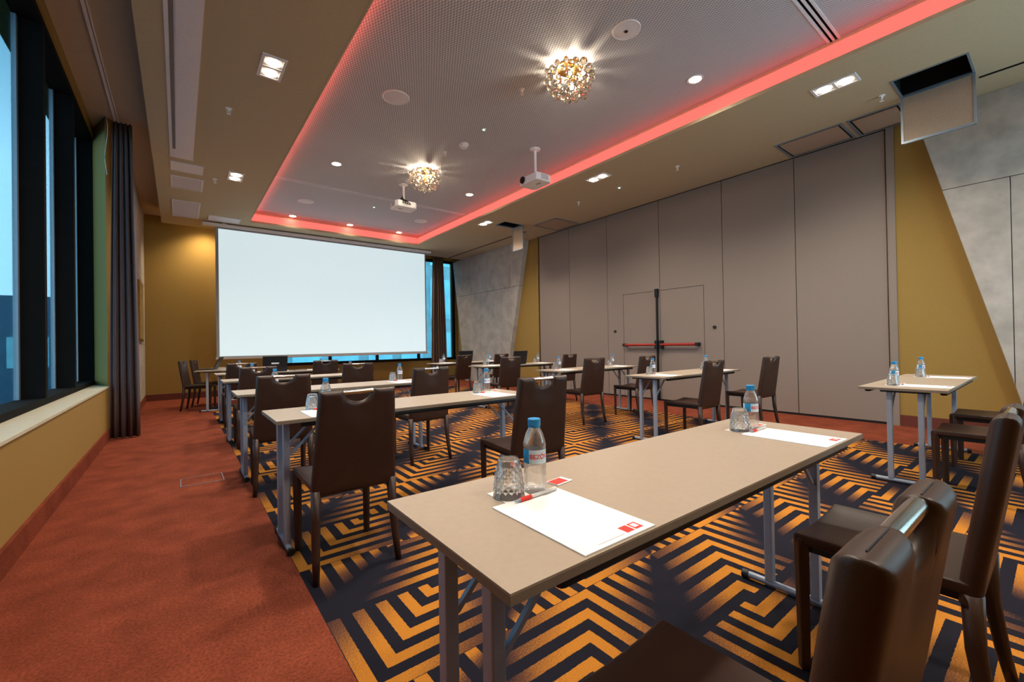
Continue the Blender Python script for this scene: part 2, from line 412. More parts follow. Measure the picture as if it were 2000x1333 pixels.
# ---- far wall with the window band behind the screen
wf = MB(); FX0, FX1 = 1.95, 7.22
wf.box(-1.25, FX0, YF, YF + .3, 0, 4.2); wf.box(FX0, XR + .3, YF, YF + .3, 0, .69); wf.box(FX0, XR + .3, YF, YF + .3, 3.88, 4.62); wf.box(FX1, XR + .3, YF, YF + .3, .69, 3.88)
struct(build('wall_far', wf, 'olive'))
bf = MB(); bf.box(-.575, XR, YF - .018, YF, 0, .14); struct(build('baseboard_far', bf, 'base_dark'))
win = bpy.data.objects.new('window_2', None); C.objects.link(win); struct(win)
fr = MB(); fr.box(FX0, FX1, YF - .03, YF + .1, .66, .73); fr.box(FX0, FX1, YF, YF + .1, 3.80, 3.88); fr.box(FX0, FX0 + .07, YF, YF + .1, .73, 3.8); fr.box(FX1 - .07, FX1, YF, YF + .1, .73, 3.8)
build('window_frame', fr, 'frame_black', win)
for x in (3.28, 4.60, 5.92, 6.66):
    m = MB().box(x - .03, x + .03, YF, YF + .1, .73, 3.8); build('mullion', m, 'frame_black', win)
xs = [FX0 + .07, 3.25, 3.31, 4.57, 4.63, 5.89, 5.95, 6.63, 6.69, FX1 - .07]
for i in range(0, 10, 2):
    m = MB().box(xs[i], xs[i + 1], YF + .05, YF + .056, .73, 3.8); build('pane', m, 'solar_pane', win)

# ---- right wall: olive, leaning concrete slabs, movable partition
PY0, PY1 = 1.40, 8.20
wr = MB(); wr.box(XR, XR + .3, YN - .2, PY0 - .09, 0, 4.62); wr.box(XR, XR + .3, PY1 + .02, YF + .3, 0, 4.62); wr.box(XR + .12, XR + .3, PY0 - .1, PY1 + .1, 0, 4.62)
wr.box(XR - .03, XR + .12, PY1 + .02, PY1 + .07, 0, ZC)
WR = struct(build('wall_right', wr, 'olive'))
def quad_yz(pts, x0, x1):
    m = MB(); m.prism(pts, 0, x0, x1); return m
# far concrete slab, split along its formwork joints (y, z)
def lerp(a, b, t): return a + (b - a) * t
zt, zj = ZC, 2.68
def fe(z): return lerp(9.53, 8.59, z / zt)       # slanted edge toward the partition
def be(z): return lerp(11.68, 12.33, z / zt)     # slanted edge toward the far wall
XC = XR - .13
def slab(pts): build('panel', quad_yz(pts, XC, XR + .02), 'concrete', WR, bevel=.004, seg=1)
g = .003
slab([(fe(zj) + 0, zj + g), (8.97 + .3, zj + g), (8.97 + .3, zt), (fe(zt), zt)])
slab([(9.27 + 2 * g, zj + g), (be(zj), zj + g), (be(zt), zt), (9.27 + 2 * g, zt)])
slab([(fe(0), 0), (9.66, 0), (9.66, zj - g), (fe(zj), zj - g)])
slab([(9.66 + 2 * g, 0), (10.72, 0), (10.72, zj - g), (9.66 + 2 * g, zj - g)])
slab([(10.72 + 2 * g, 0), (be(0), 0), (be(zj), zj - g), (10.72 + 2 * g, zj - g)])
# near concrete slab
def ne(z): return lerp(.21, 1.09, z / zt)
zn = 2.86
slab([(YN, zn + g), (ne(zn), zn + g), (ne(zt), zt), (YN, zt)])
slab([(.34 + g, .60), (ne(zn), zn - g), (.34 + g, zn - g)])
slab([(YN, 0), (.21, 0), (.34 - g, .57), (.34 - g, zn - g), (YN, zn - g)])
br_ = MB(); br_.box(XR - .018, XR, YN, PY0 - .09, 0, .14); br_.box(XR - .018, XR, PY1 + .07, YF, 0, .14); struct(build('baseboard_right', br_, 'base_dark'))
part = struct(build('wall_partition', MB().box(XR + .03, XR + .10, PY0 - .06, PY1 + .02, .03, ZC).box(XR - .02, XR + .12, PY0 - .09, PY0 - .012, 0, ZC).box(XR - .004, XR + .1, PY0 - .01, PY1, 0, .025, 1), ['partition', 'black_plastic']))
build('track', MB().box(XR - .012, XR + .03, PY0 - .05, PY1, ZC - .009, ZC - .001), 'black_plastic', part)
seams = [1.40, 2.447, 3.534, 4.742, 6.009, 7.137, 8.20]
DTOP = 2.105
g = .005
for i in range(6):
    y0, y1 = seams[i] + g, seams[i + 1] - g
    if i == 2: poly = [(y0, .03), (3.876 - g, .03), (3.876 - g, DTOP + g), (y1, DTOP + g), (y1, ZC - .01), (y0, ZC - .01)]
    elif i == 3: poly = [(y0, DTOP + g), (5.60 + g, DTOP + g), (5.60 + g, .03), (y1, .03), (y1, ZC - .01), (y0, ZC - .01)]
    else: poly = [(y0, .03), (y1, .03), (y1, ZC - .01), (y0, ZC - .01)]
    p = build('panel', MB().prism(poly, 0, XR, XR + .035), 'partition', part)
    if i in (2, 3):
        yy, zz = ((3.69, 1.36), (5.816, 1.355))[i - 2]
        k = MB(); k.tube([(XR + .01, yy, zz), (XR - .02, yy, zz)], .028, 14); build('lock_knob', k, 'black_plastic', p, smooth=True)
for n, (y0, y1) in enumerate(((3.876, 4.742), (4.742, 5.60))):
    d = struct(build('door_%d' % (n + 1), MB().box(XR, XR + .03, y0 + .004, y1 - .004, .03, DTOP - .004), 'partition'))
    ym, ye = (4.70, 3.93) if n == 0 else (4.79, 5.585)
    pb = MB(); pb.tube([(XR - .075, ym, 1.07), (XR - .075, lerp(ym, ye, .94), 1.07)], .024, 12); b_ = build('push_bar', pb, 'push_red', d, smooth=True)
    hb = MB(); hb.box(XR - .095, XR, ym - .03, ym + .03, .99, 1.15); hb.box(XR - .10, XR, lerp(ym, ye, .94) - .03, lerp(ym, ye, .94) + .03, 1.04, 1.10); build('bar_housing', hb, 'black_plastic', d, bevel=.008)
    if n == 1:
        rd = MB(); rd.bar((XR - .035, 4.79, .10), (XR - .035, 4.79, 2.02), .03, .03); build('lock_rod', rd, 'black_plastic', d)
        rd = MB(); rd.box(XR - .07, XR, 4.76, 4.82, 1.98, 2.14); rd.box(XR - .07, XR, 4.76, 4.82, .03, .20); build('rod_guide', rd, 'black_plastic', d, bevel=.01)
# near wall behind the camera, with a window band like the far one
wn = MB(); wn.box(-1.25, 3.6, YN - .3, YN, 0, 4.62); wn.box(3.6, XR + .3, YN - .3, YN, 0, .69); wn.box(3.6, XR + .3, YN - .3, YN, 3.80, 4.62); wn.box(7.0, XR + .3, YN - .3, YN, .69, 3.80)
struct(build('wall_near', wn, 'olive'))
win = bpy.data.objects.new('window_3', None); C.objects.link(win); struct(win)
fr = MB(); fr.box(3.6, 7.0, YN - .12, YN, .69, .75); fr.box(3.6, 7.0, YN - .12, YN, 3.74, 3.80)
for x in (3.6, 4.7, 5.8, 6.94): fr.box(x, x + .06, YN - .12, YN, .75, 3.74)
build('window_frame', fr, 'frame_black', win)
for x in (3.66, 4.76, 5.86): build('pane', MB().box(x, x + 1.04 if x < 5.8 else 6.94, YN - .07, YN - .064, .75, 3.74), 'pane', win)

# trims in the soffit: partition track and access flaps
tk = MB(); tk.box(6.63, 6.66, YN, .51, ZC - .006, ZC); tk.box(6.63, 6.66, 1.12, 1.64, ZC - .006, ZC); struct(build('trim_2', tk, 'frame_black'))
tk = MB(); tk.box(6.63, 6.66, 7.95, 11.7, ZC - .006, ZC); struct(build('trim_3', tk, 'frame_black'))
def flap(x0, x1, y0, y1, lab):
    t = thing('access_flap', lab, 'access panel', (0, 0, 0), 0, 'ceiling flaps along the partition track')
    m = MB(); m.box(x0, x1, y0, y0 + .03, ZC - .008, ZC); m.box(x0, x1, y1 - .03, y1, ZC - .008, ZC); m.box(x0, x0 + .03, y0 + .03, y1 - .03, ZC - .008, ZC); m.box(x1 - .03, x1, y0 + .03, y1 - .03, ZC - .008, ZC)
    build('frame', m, 'frame_alu', t)
    m = MB(); m.box(x0 + .03, x1 - .03, y0 + .03, y1 - .03, ZC - .003, ZC - .0005); build('gap', m, 'black_hole', t)
    m = MB(); m.box(x0 + .05, x1 - .05, y0 + .05, y1 - .05, ZC - .006, ZC - .003); build('board', m, 'hatch_board', t)
flap(6.60, 7.24, 1.68, 2.46, 'flush ceiling flap with dark frame over the partition end near the hanging hatch')
flap(6.60, 7.24, 1.12, 1.64, 'smaller flush ceiling flap beside the jamb of the partition')
flap(6.45, 7.24, 6.70, 7.45, 'flush ceiling flap at the far end of the partition')

# ------------------------------------------------------------------ things outside
gnd = struct(build('ground_outside', MB().box(-80, -1.3, -40, 80, -9.0, -8.9).box(-1.3, 60, 12.8, 90, -9.0, -8.9), 'street'))
t = thing('office_building', 'pale blue block seen through the left windows', 'building', (-22, 62, -8.9))
build('walls', MB().box(-16, 14, 0, 12, 0, 15.5), 'side_building', t)
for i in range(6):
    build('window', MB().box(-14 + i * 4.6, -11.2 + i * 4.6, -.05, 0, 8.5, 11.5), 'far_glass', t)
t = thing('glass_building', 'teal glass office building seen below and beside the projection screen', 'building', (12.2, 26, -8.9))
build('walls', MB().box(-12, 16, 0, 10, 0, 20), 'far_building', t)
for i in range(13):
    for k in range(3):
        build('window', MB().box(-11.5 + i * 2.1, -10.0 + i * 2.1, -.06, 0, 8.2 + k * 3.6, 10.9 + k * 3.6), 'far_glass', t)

# ------------------------------------------------------------------ projection screen
SD = .022
t = thing('projection_screen', 'large white roll-down projection screen glowing pale blue in front of far wall', 'screen', (0, 11.12, 0))
m = MB(); m.box(.41, 5.72, -.05, .07, ZC - .085, ZC - SD); build('case', m, 'grey_white', t, bevel=.006)
m = MB(); m.box(.635, 5.565, -.004, .004, .935, ZC - .085); build('border', m, 'screen_border', t)
m = MB(); m.box(.69, 5.53, -.007, -.004, .965, ZC - .125); build('cloth', m, 'screen_cloth', t)
m = MB(); m.box(.62, 5.58, -.018, .018, .90, .945); build('bottom_bar', m, 'screen_bar', t, bevel=.008)
m = MB(); m.tube([(5.58, 0, .92), (5.62, 0, .92)], .016, 10); build('end_knob', m, 'white_plastic', t, smooth=True)
for x in (.8, 3.06, 5.3):
    m = MB(); m.box(x - .04, x + .04, -.02, .04, ZC - SD, ZC - .001); build('hanger', m, 'grey_white', t)

# ------------------------------------------------------------------ curtains
def curtain(name, lab, x0, x1, y, z0, z1, folds, amp, m_, along='x'):
    mb = MB(); n = folds * 10; rows = 8; vs = []; fs = []
    for j in range(rows + 1):
        tz = j / rows; z = lerp(z0, z1, tz); sp = lerp(1.0, .62, tz ** 1.5)
        for i in range(n + 1):
            s = i / n; ph = s * folds * 2 * PI
            off = amp * (math.sin(ph) + .3 * math.sin(2.3 * ph + 1)) * lerp(1.0, .8, tz)
            c = lerp(x0, x1, .5) + (s - .5) * (x1 - x0) * sp
            vs.append((c, y + off, z) if along == 'x' else (y + off, c, z))
    for j in range(rows):
        for i in range(n): a = j * (n + 1) + i; fs.append((a, a + 1, a + n + 2, a + n + 1))
    mb.add(vs, fs); o = build(name, mb, m_, None, 'all')
    sm = o.modifiers.new('thickness', 'SOLIDIFY'); sm.thickness = .006
    return o
tag(curtain('curtain', 'dark grey-violet curtain gathered at the end of the left windows', -.70, -.41, 7.43, .012, 4.06, 4, .035, 'curtain'), 'dark grey-violet curtain gathered at the end of the left windows', 'curtain')
tag(curtain('curtain', 'b', 6.26, 6.80, 12.20, .015, 4.06, 6, .045, 'curtain_brown'), 'brown curtain gathered between projection screen and narrow far window', 'curtain')
m = MB(); m.box(-.635, -.61, YN + .2, 8.0, 4.09, 4.12); m.box(-.60, -.59, YN + .2, 8.0, 4.10, 4.12)
tag(build('curtain_track', m, 'grey_white'), 'double curtain rail in the ceiling recess above the left windows', 'curtain rail')
m = MB(); m.box(0.6, 7.1, 12.19, 12.21, 4.09, 4.12)
tag(build('curtain_track', m, 'grey_white'), 'curtain rail in the ceiling recess along the far wall', 'curtain rail')
m = MB(); m.tube([(-.70 + .014 * math.sin(k * .45), 7.36 + .01 * math.cos(k * .6), 4.09 - k * .05) for k in range(16)], .0035, 6)
tag(build('pull_cord', m, 'white_plastic', None, True), 'thin white cord hanging beside the left curtain', 'cord')
t = thing('wall_picture', 'tall golden picture on the concrete wall past the left curtain', 'picture', (-.583, 10.75, 1.85))
build('frame', MB().box(0, .03, -.55, .55, -.56, .56), 'brass', t); build('canvas', MB().box(.03, .034, -.50, .50, -.51, .51), 'picture', t)

# ------------------------------------------------------------------ ceiling fixtures
def round_light(x, y, lab, pw=1.0, ang=150, tilt=0):
    t = thing('round_downlight', lab, 'downlight', (x, y, ZK), 0, 'round downlights in the coffer')
    m = MB(); m.lathe([(.068, -.001), (.085, -.001), (.088, -.006), (.085, -.010), (.066, -.008), (.066, -.001)], 28, cap=False); build('trim_ring', m, 'grey_white', t, smooth=True)
    m = MB(); m.lathe([(.066, -.002), (.066, -.007)], 28); build('lens', m, 'lamp', t)
    aim_light('downlight_beam', 'SPOT', (0, 0, -.03), P_ROUND * pw, WARM, t, .14, math.radians(ang), 1.0, (math.radians(tilt), 0, 0))
round_light(4.637, 2.517, 'round downlight nearest the camera, by the right light line')
round_light(2.036, 7.173, 'round downlight in the coffer by the left light line, middle of the room')
round_light(4.549, 7.149, 'round downlight between the white projector and the right light line')
round_light(2.047, 10.60, 'leftmost of three round downlights above the projection screen', .5, 80, -32)
round_light(3.308, 10.60, 'middle of three round downlights above the projection screen', .5, 80, -32)
round_light(4.558, 10.60, 'rightmost of three round downlights above the projection screen', .5, 80, -32)
round_light(2.05, 2.517, 'round downlight in the coffer above the front left table')
round_light(2.05, -1.3, 'round downlight behind the camera by the left light line')
round_light(4.6, -1.3, 'round downlight behind the camera by the right light line')
def square_light(x, y, lab, ax='y'):
    t = thing('square_downlight', lab, 'downlight', (x, y, ZC), 0 if ax == 'x' else PI / 2, 'twin square downlights in the soffit')
    m = MB()
    a, b = .20, .105
    m.box(-a, a, -b, -b + .025, -.010, 0); m.box(-a, a, b - .025, b, -.010, 0); m.box(-a, -a + .025, -b + .025, b - .025, -.010, 0); m.box(a - .025, a, -b + .025, b - .025, -.010, 0); m.box(-.012, .012, -b + .025, b - .025, -.010, 0)
    build('frame', m, 'grey_white', t)
    for s in (-1, 1):
        h = MB(); h.box(s * .094 - .082, s * .094 + .082, -.08, .08, -.004, -.001); hh = build('lamp_housing', h, 'grey_white', t)
        l = MB(); l.lathe([(.062, -.004), (.062, -.009)], 24, (s * .094, 0, 0)); build('lamp', l, 'lamp', hh)
    aim_light('downlight_beam', 'SPOT', (0, 0, -.03), P_SQ, WARM, t, .16, math.radians(150), 1.0)
square_light(.734, 4.66, 'twin square downlight on the left soffit, nearest one in view')
square_light(.729, 7.97, 'twin square downlight on the left soffit, farther one beside the vents')
square_light(5.561, 1.468, 'twin square downlight nearest the open ceiling hatch on the right', 'y')
square_light(5.464, 4.663, 'twin square downlight in the right soffit beside the white projector', 'y')
square_light(5.432, 7.897, 'twin square downlight beside the far open hatch', 'y')
square_light(.734, 1.35, 'twin square downlight on the left soffit above the front table')
for x, lab in ((.50, 'small warm lamp above the left end of the projection screen'), (2.0, 'warm wall-wash lamp hidden behind the left part of the screen'), (3.7, 'warm wall-wash lamp hidden behind the middle of the screen'), (5.4, 'warm wall-wash lamp hidden behind the right part of the screen')):
    t = thing('wall_washer', lab, 'downlight', (x, 11.93, 4.12), 0, 'wall-wash lamps in the far recess')
    m = MB(); m.lathe([(.05, 0), (.06, -.004), (.06, -.03), (.05, -.034)], 20); build('body', m, 'grey_white', t, smooth=True)
    m = MB(); m.lathe([(.04, -.034), (.04, -.037)], 20); build('lens', m, 'lamp', t)
    aim_light('washer_beam', 'SPOT', (0, 0, -.06), 75, (1, .82, .56), t, .10, math.radians(130), 1.0)

def disc(name, x, y, z, r, lab, cat, grp, m_='duct_white', dome=.012, hole=False):
    t = thing(name, lab, cat, (x, y, z), 0, grp)
    m = MB(); m.lathe([(r * .86, -.004), (r * .96, -.010), (r, -.004), (r, 0)], 36, cap=False); build('rim', m, 'white_plastic', t, smooth=True)
    m = MB(); m.lathe([(r * .87, -.003), (r * .6, -.003 - dome * .6), (.01, -.003 - dome)], 36); build('grille', m, m_, t, smooth=True)
    if hole:
        m = MB(); m.lathe([(.016, -.013 - .003), (.016, -.022)], 12); build('centre_cap', m, 'black_plastic', t)
SPK = 'round white ceiling speakers'
disc('ceiling_speaker', 3.376, 2.505, ZK, .135, 'round white ceiling speaker with dark centre beyond the big crystal lamp', 'speaker', SPK, hole=True)
disc('ceiling_speaker', 2.068, 4.844, ZK, .16, 'round white ceiling speaker nearest the left soffit', 'speaker', SPK)
disc('ceiling_speaker', 2.052, 9.376, ZK, .15, 'round white ceiling speaker above the left half of the projection screen', 'speaker', SPK)
disc('ceiling_speaker', 3.337, 7.19, ZK, .11, 'round white ceiling disc beside the far crystal lamp', 'speaker', SPK)
disc('ceiling_speaker', 4.575, 9.355, ZK, .15, 'round white ceiling speaker behind the hanging far projector', 'speaker', SPK)
t = thing('smoke_detector', 'white smoke detector on the coffer between the crystal lamps', 'smoke detector', (3.348, 5.394, ZK))
m = MB(); m.lathe([(.07, 0), (.075, -.02), (.06, -.035)], 24); build('base', m, 'white_plastic', t, smooth=True)
m = MB(); m.lathe([(.05, -.035), (.052, -.05), (.035, -.062)], 24); build('sensor', m, 'white_plastic', t, smooth=True)
for x, y, lab in ((3.341, 4.858, 'small green indicator lamp between smoke detector and big crystal lamp'), (3.30, 8.95, 'small green indicator lamp near the far projector'), (6.12, 4.75, 'small green indicator lamp on the right soffit')):
    z = ZK if y != 4.75 else ZC
    t = thing('indicator_lamp', lab, 'indicator', (x, y, z), 0, 'green indicator lamps')
    m = MB(); m.lathe([(.035, 0), (.035, -.008)], 18); build('plate', m, 'grey_white', t)
    m = MB(); m.lathe([(.012, -.008), (.010, -.016)], 10); build('light', m, 'led_green', t)
SPRK = [(.469, 5.746, ZC, 'sprinkler head on the left soffit beside the long slot diffuser'), (.48, 8.278, ZC, 'sprinkler head on the left soffit between vents and far twin downlight'),
        (6.241, 1.217, ZC, 'sprinkler head on the right soffit beside the open hatch'), (6.126, 3.642, ZC, 'sprinkler head on the right soffit above the partition middle'),
        (6.103, 5.702, ZC, 'sprinkler head on the right soffit above the far half of the partition'), (3.18, 3.83, ZK, 'sprinkler head on the coffer left of the big crystal lamp'),
        (3.25, 5.78, ZK, 'sprinkler head on the coffer beside the far crystal lamp')]
spr = None
for x, y, z, lab in SPRK:
    if spr is None:
        spr = thing('sprinkler', lab, 'sprinkler', (x, y, z), 0, 'sprinkler heads')
        m = MB(); m.lathe([(.033, 0), (.033, -.004), (.015, -.010)], 18); build('rosette', m, 'white_plastic', spr, smooth=True)
        m = MB(); m.lathe([(.012, -.008), (.012, -.03)], 12); m.bar((-.018, 0, -.03), (-.006, 0, -.06), .005); m.bar((.018, 0, -.03), (.006, 0, -.06), .005); m.box(-.02, .02, -.004, .004, -.033, -.027); build('body', m, 'white_plastic', spr)
        m = MB(); m.lathe([(.02, -.060), (.02, -.063)], 14); build('deflector', m, 'white_plastic', spr)
    else: dup(spr, (x, y, z), 0, lab)

# crystal lamps
bead = MB(); bead.lathe([(.004, -.040)] + [(.040 * math.sin(PI * k / 6), -.040 * math.cos(PI * k / 6)) for k in range(1, 6)] + [(.004, .040)], 8)
bead_me = bead.mesh('crystal', 'crystal')
def crystal_lamp(x, y, lab):
    t = thing('crystal_lamp', lab, 'ceiling lamp', (x, y, ZK), 0, 'crystal ceiling lamps')
    m = MB(); m.lathe([(.14, 0), (.14, -.02), (.05, -.03)], 28); build('canopy', m, 'brass', t, smooth=True)
    m = MB(); m.lathe([(.012, -.03), (.012, -.20)], 10)
    for k in range(4):
        a = k * PI / 2 + .6; m.tube([(0, 0, -.12), (.10 * math.cos(a), .10 * math.sin(a), -.13)], .007, 8)
    build('stem', m, 'brass', t)
    for k in range(4):
        a = k * PI / 2 + .6; b = MB(); b.lathe([(.006, -.03), (.018, -.02), (.02, 0), (.012, .02)], 10, (.115 * math.cos(a), .115 * math.sin(a), -.14)); build('bulb', b, 'bulb', t, smooth=True)
    rnd = random.Random(5)
    for ring, (r, z, n) in enumerate(((.225, -.055, 15), (.235, -.125, 15), (.21, -.20, 13), (.155, -.265, 9), (.08, -.305, 5), (0, -.32, 1), (.12, -.20, 6))):
        for k in range(n):
            a = 2 * PI * (k + .5 * (ring % 2)) / n
            o = link('crystal', bead_me, t, (r * math.cos(a) + rnd.uniform(-.01, .01), r * math.sin(a) + rnd.uniform(-.01, .01), z + rnd.uniform(-.014, .014)))
            s = rnd.uniform(.7, 1.05); o.scale = (s, s, s); o.rotation_euler = (rnd.uniform(0, 3), rnd.uniform(0, 3), 0)
    for k in range(4):
        a = k * PI / 2 + .6
        aim_light('bulb_light', 'POINT', (.115 * math.cos(a), .115 * math.sin(a), -.095), P_CRYSTAL / 4, (1, .80, .56), t, .02)
crystal_lamp(3.345, 3.22, 'big crystal ball ceiling lamp nearest the camera')
crystal_lamp(3.33, -.20, 'crystal ball ceiling lamp behind the camera')
crystal_lamp(3.316, 6.60, 'crystal ball ceiling lamp farther away near the hanging projectors')

# projectors
def projector(x, y, rz, lab, drop, cables):
    t = thing('projector', lab, 'projector', (x, y, ZK), rz, 'white ceiling projectors')
    m = MB(); m.lathe([(.085, 0), (.085, -.012), (.03, -.03)], 8); build('ceiling_plate', m, 'white_plastic', t)
    m = MB(); m.lathe([(.02, -.02), (.02, -drop)], 14); build('pole', m, 'white_plastic', t, smooth=True)
    m = MB(); m.prism([(-.19, -.155), (.19, -.155), (.205, -.10), (.205, .10), (.17, .155), (-.17, .155), (-.205, .10), (-.205, -.10)], 2, -drop - .125, -drop - .01); bd = build('body', m, 'white_plastic', t, bevel=.018, seg=3)
    m = MB(); m.tube([(-.10, -.15, -drop - .06), (-.10, -.185, -drop - .06)], .052, 20); ln = build('lens', m, 'lens_black', t, smooth=True)
    m = MB(); m.lathe([(.055, 0), (.062, -.001), (.062, -.016), (.055, -.016)], 20, cap=False)
    m.v = [(vx - .10, vz - .158, vy - drop - .06) for vx, vy, vz in m.v]; build('lens_ring', m, 'grey_white', ln)
    m = MB()
    for k in range(5): m.box(.2052, .207, -.07, .07, -drop - .10 + k * .016, -drop - .094 + k * .016)
    build('side_vent', m, 'vent_dark', bd)
    m = MB(); m.box(.02, .11, -.02, .02, -drop - .1262, -drop - .125); build('bottom_label', m, 'grey_print', bd)
    if cables:
        m = MB()
        for k in range(4):
            dx = .02 * k
            m.tube([(.03, .01 * k, -drop + .10), (.04 + dx, .10, -drop + .02), (.02 + dx, .20, -drop - .03), (-.06 + .05 * k, .17, -drop - .07)], .008, 6)
        build('cables', m, 'black_plastic', t, True)
projector(4.313, 4.906, -PI / 2, 'white ceiling projector whose black lens faces the camera', .42, False)
projector(3.286, 7.409, PI, 'white ceiling projector aimed at the screen with cables at its back', .33, True)

# vents and diffusers in the left soffit
t = thing('slot_diffuser', 'long white slot diffuser in the left soffit', 'air vent', (0, 0, ZC))
m = MB(); m.box(-.075, .183, .2, 7.63, -.010, 0); build('frame', m, 'duct_white', t)
m = MB(); m.box(.0, .15, .4, 7.40, -.016, -.010); build('plate', m, 'duct_white', t)
m = MB(); m.box(-.045, -.012, .4, 7.30, -.0115, -.010); build('slot', m, 'vent_dark', t)
def vent(x0, x1, y0, y1, lab, louv=True, z=ZC):
    t = thing('ceiling_vent', lab, 'air vent', (0, 0, z), 0, 'ceiling vents')
    m = MB(); m.box(x0, x1, y0, y0 + .02, -.012, 0); m.box(x0, x1, y1 - .02, y1, -.012, 0); m.box(x0, x0 + .02, y0 + .02, y1 - .02, -.012, 0); m.box(x1 - .02, x1, y0 + .02, y1 - .02, -.012, 0); build('frame', m, 'duct_white', t)
    m = MB(); m.box(x0 + .02, x1 - .02, y0 + .02, y1 - .02, -.004, 0); build('backing', m, 'vent_dark' if louv else 'grey_white', t)
    if louv:
        n = max(5, int((y1 - y0) / .05)); sm_ = MB().bar((x0 + .02, 0, -.007), (x1 - .02, 0, -.007), .016, .003, up=(0, .5, 1)).mesh('slat', 'duct_white')
        for k in range(n): link('slat', sm_, t, (0, lerp(y0 + .03, y1 - .03, (k + .5) / n), 0))
vent(-.075, .315, 7.81, 8.19, 'plain white ceiling panel at the end of the slot diffuser', False)
vent(-.08, .34, 8.44, 9.06, 'square louvred ceiling vent nearer the slot diffuser')
vent(-.08, .345, 9.79, 11.0, 'louvred ceiling vent nearest the projection screen')
vent(.50, 1.05, 10.55, 10.95, 'pale grey ceiling panel above the left end of the screen case', False)
vent(5.05, 5.75, 11.22, 11.55, 'pale grey ceiling panel above the right end of the screen case', False)
for i, y in enumerate(LDIF):
    t = thing('linear_diffuser', ('twin-slot linear diffuser across the coffer nearest the camera', 'thin linear diffuser across the coffer behind the far projector', 'thin linear diffuser across the coffer closest to the screen')[i], 'air vent', (0, y, ZK), 0, 'linear diffusers in the coffer')
    m = MB()
    for a, b in ((-.055, -.034), (-.009, .009), (.034, .055)): m.box(KX0 - .045, KX1 + .045, a, b, -.006, .01)
    build('frame', m, 'duct_white', t)
    m = MB(); m.box(KX0 - .045, KX1 + .045, -.053, .053, .02, .03); build('slot', m, 'black_hole' if i == 0 else 'vent_dark', t)

# open hatches
def hatch(h, xh, lab):
    x0, x1, y0, y1 = h
    t = thing('ceiling_hatch', lab, 'hatch', (0, 0, ZC), 0, 'open ceiling hatches')
    m = MB(); zt_ = .45
    m.box(x0 - .02, x0, y0 - .02, y1 + .02, .002, zt_); m.box(x1, x1 + .02, y0 - .02, y1 + .02, .002, zt_); m.box(x0, x1, y0 - .02, y0, .002, zt_); m.box(x0, x1, y1, y1 + .02, .002, zt_); m.box(x0, x1, y0, y1, zt_, zt_ + .02)
    build('shaft', m, 'black_hole', t)
    m = MB(); w = .018
    m.box(x0, x1, y0, y0 + w, -.006, .02); m.box(x0, x1, y1 - w, y1, -.006, .02); m.box(x0, x0 + w, y0 + w, y1 - w, -.006, .02); m.box(x1 - w, x1, y0 + w, y1 - w, -.006, .02)
    build('opening_frame', m, 'frame_alu', t)
    L = x1 - x0
    d = build('flap', MB().box(x1 - .028, x1 - .012, y0 + .01, y1 - .01, -L, .0), 'hatch_board', t)
    m = MB(); xa, xb = x1 - .034, x1 - .006
    m.box(xa, xb, y0, y0 + .02, -L, 0); m.box(xa, xb, y1 - .02, y1, -L, 0); m.box(xa, xb, y0 + .02, y1 - .02, -L - .005, -L + .02); m.box(xa, xb, y0 + .02, y1 - .02, -.02, 0)
    build('flap_frame', m, 'frame_alu', d)
hatch(H1, 0, 'open ceiling hatch with flap hanging down in front of near concrete wall')
hatch(H2, 0, 'open ceiling hatch with flap hanging down at the far end of the partition')

# ------------------------------------------------------------------ floor box
t = thing('floor_box', 'carpeted floor socket lid with thin metal edge on the red carpet', 'floor box', (.15, 4.58, 0))
m = MB(); a, b = .15, .135
m.box(-a, a, -b, -b + .006, 0, .004); m.box(-a, a, b - .006, b, 0, .004); m.box(-a, -a + .006, -b + .006, b - .006, 0, .004); m.box(a - .006, a, -b + .006, b - .006, 0, .004)
build('rim', m, 'frame_alu', t); build('lid', MB().box(-a + .008, a - .008, -b + .008, b - .008, 0, .003), 'red_carpet', t)

# ------------------------------------------------------------------ tables
TL, TW, TH = 1.78, .51, .74
def make_table():
    t = thing('folding_table', '', 'table')
    m = MB(); m.box(0, TL, 0, TW, TH - .004, TH); top = build('tabletop', m, 'table_top', t)
    m = MB(); m.box(-.0005, TL + .0005, -.0005, TW + .0005, TH - .020, TH - .004); build('edge_band', m, 'table_edge', t)
    for y in (.034, TW - .034):
        m = MB(); m.box(.12, TL - .12, y - .02, y + .02, TH - .048, TH - .020); build('rail', m, 'black_plastic', t, bevel=.012)
    for x in (.07, TL - .07):
        s = 1 if x < 1 else -1
        for y in (.15, .33):
            m = MB(); m.box(x - .017, x + .017, y - .017, y + .017, .030, TH - .034); build('leg', m, 'alu', t, bevel=.005)
            m = MB(); m.bar((x + s * .02, y, TH - .22), (x + s * .20, y, TH - .035), .012, .012); build('brace', m, 'alu', t)
        m = MB(); m.box(x - .035, x + .035, .10, .38, TH - .036, TH - .020); build('bracket', m, 'black_plastic', t)
        m = MB(); m.tube([(x, .065, .022), (x, TW - .085, .022)], .0145, 12); f = build('foot_bar', m, 'alu', t, smooth=True)
        for ya in (.04, TW - .088):
            m = MB(); m.tube([(x, ya, .0195), (x, ya + .028, .0195)], .0195, 12); build('foot_cap', m, 'black_plastic', f, smooth=True)
    return t
GT = 'folding tables in two blocks'
ROW = ['nearest', 'second-nearest', 'third-nearest', 'fourth-nearest', 'farthest']
LT_ = [(.40, .53, -.012), (.40, 2.536, 0), (.376, 4.20, 0), (.406, 6.03, 0), (.435, 7.80, 0)]
RT_ = [(4.32, .52, .006), (4.10, 2.65, 0), (4.12, 4.26, 0), (4.20, 6.22, 0), (4.25, 8.00, 0)]
tab0 = make_table(); tables = []; first = True
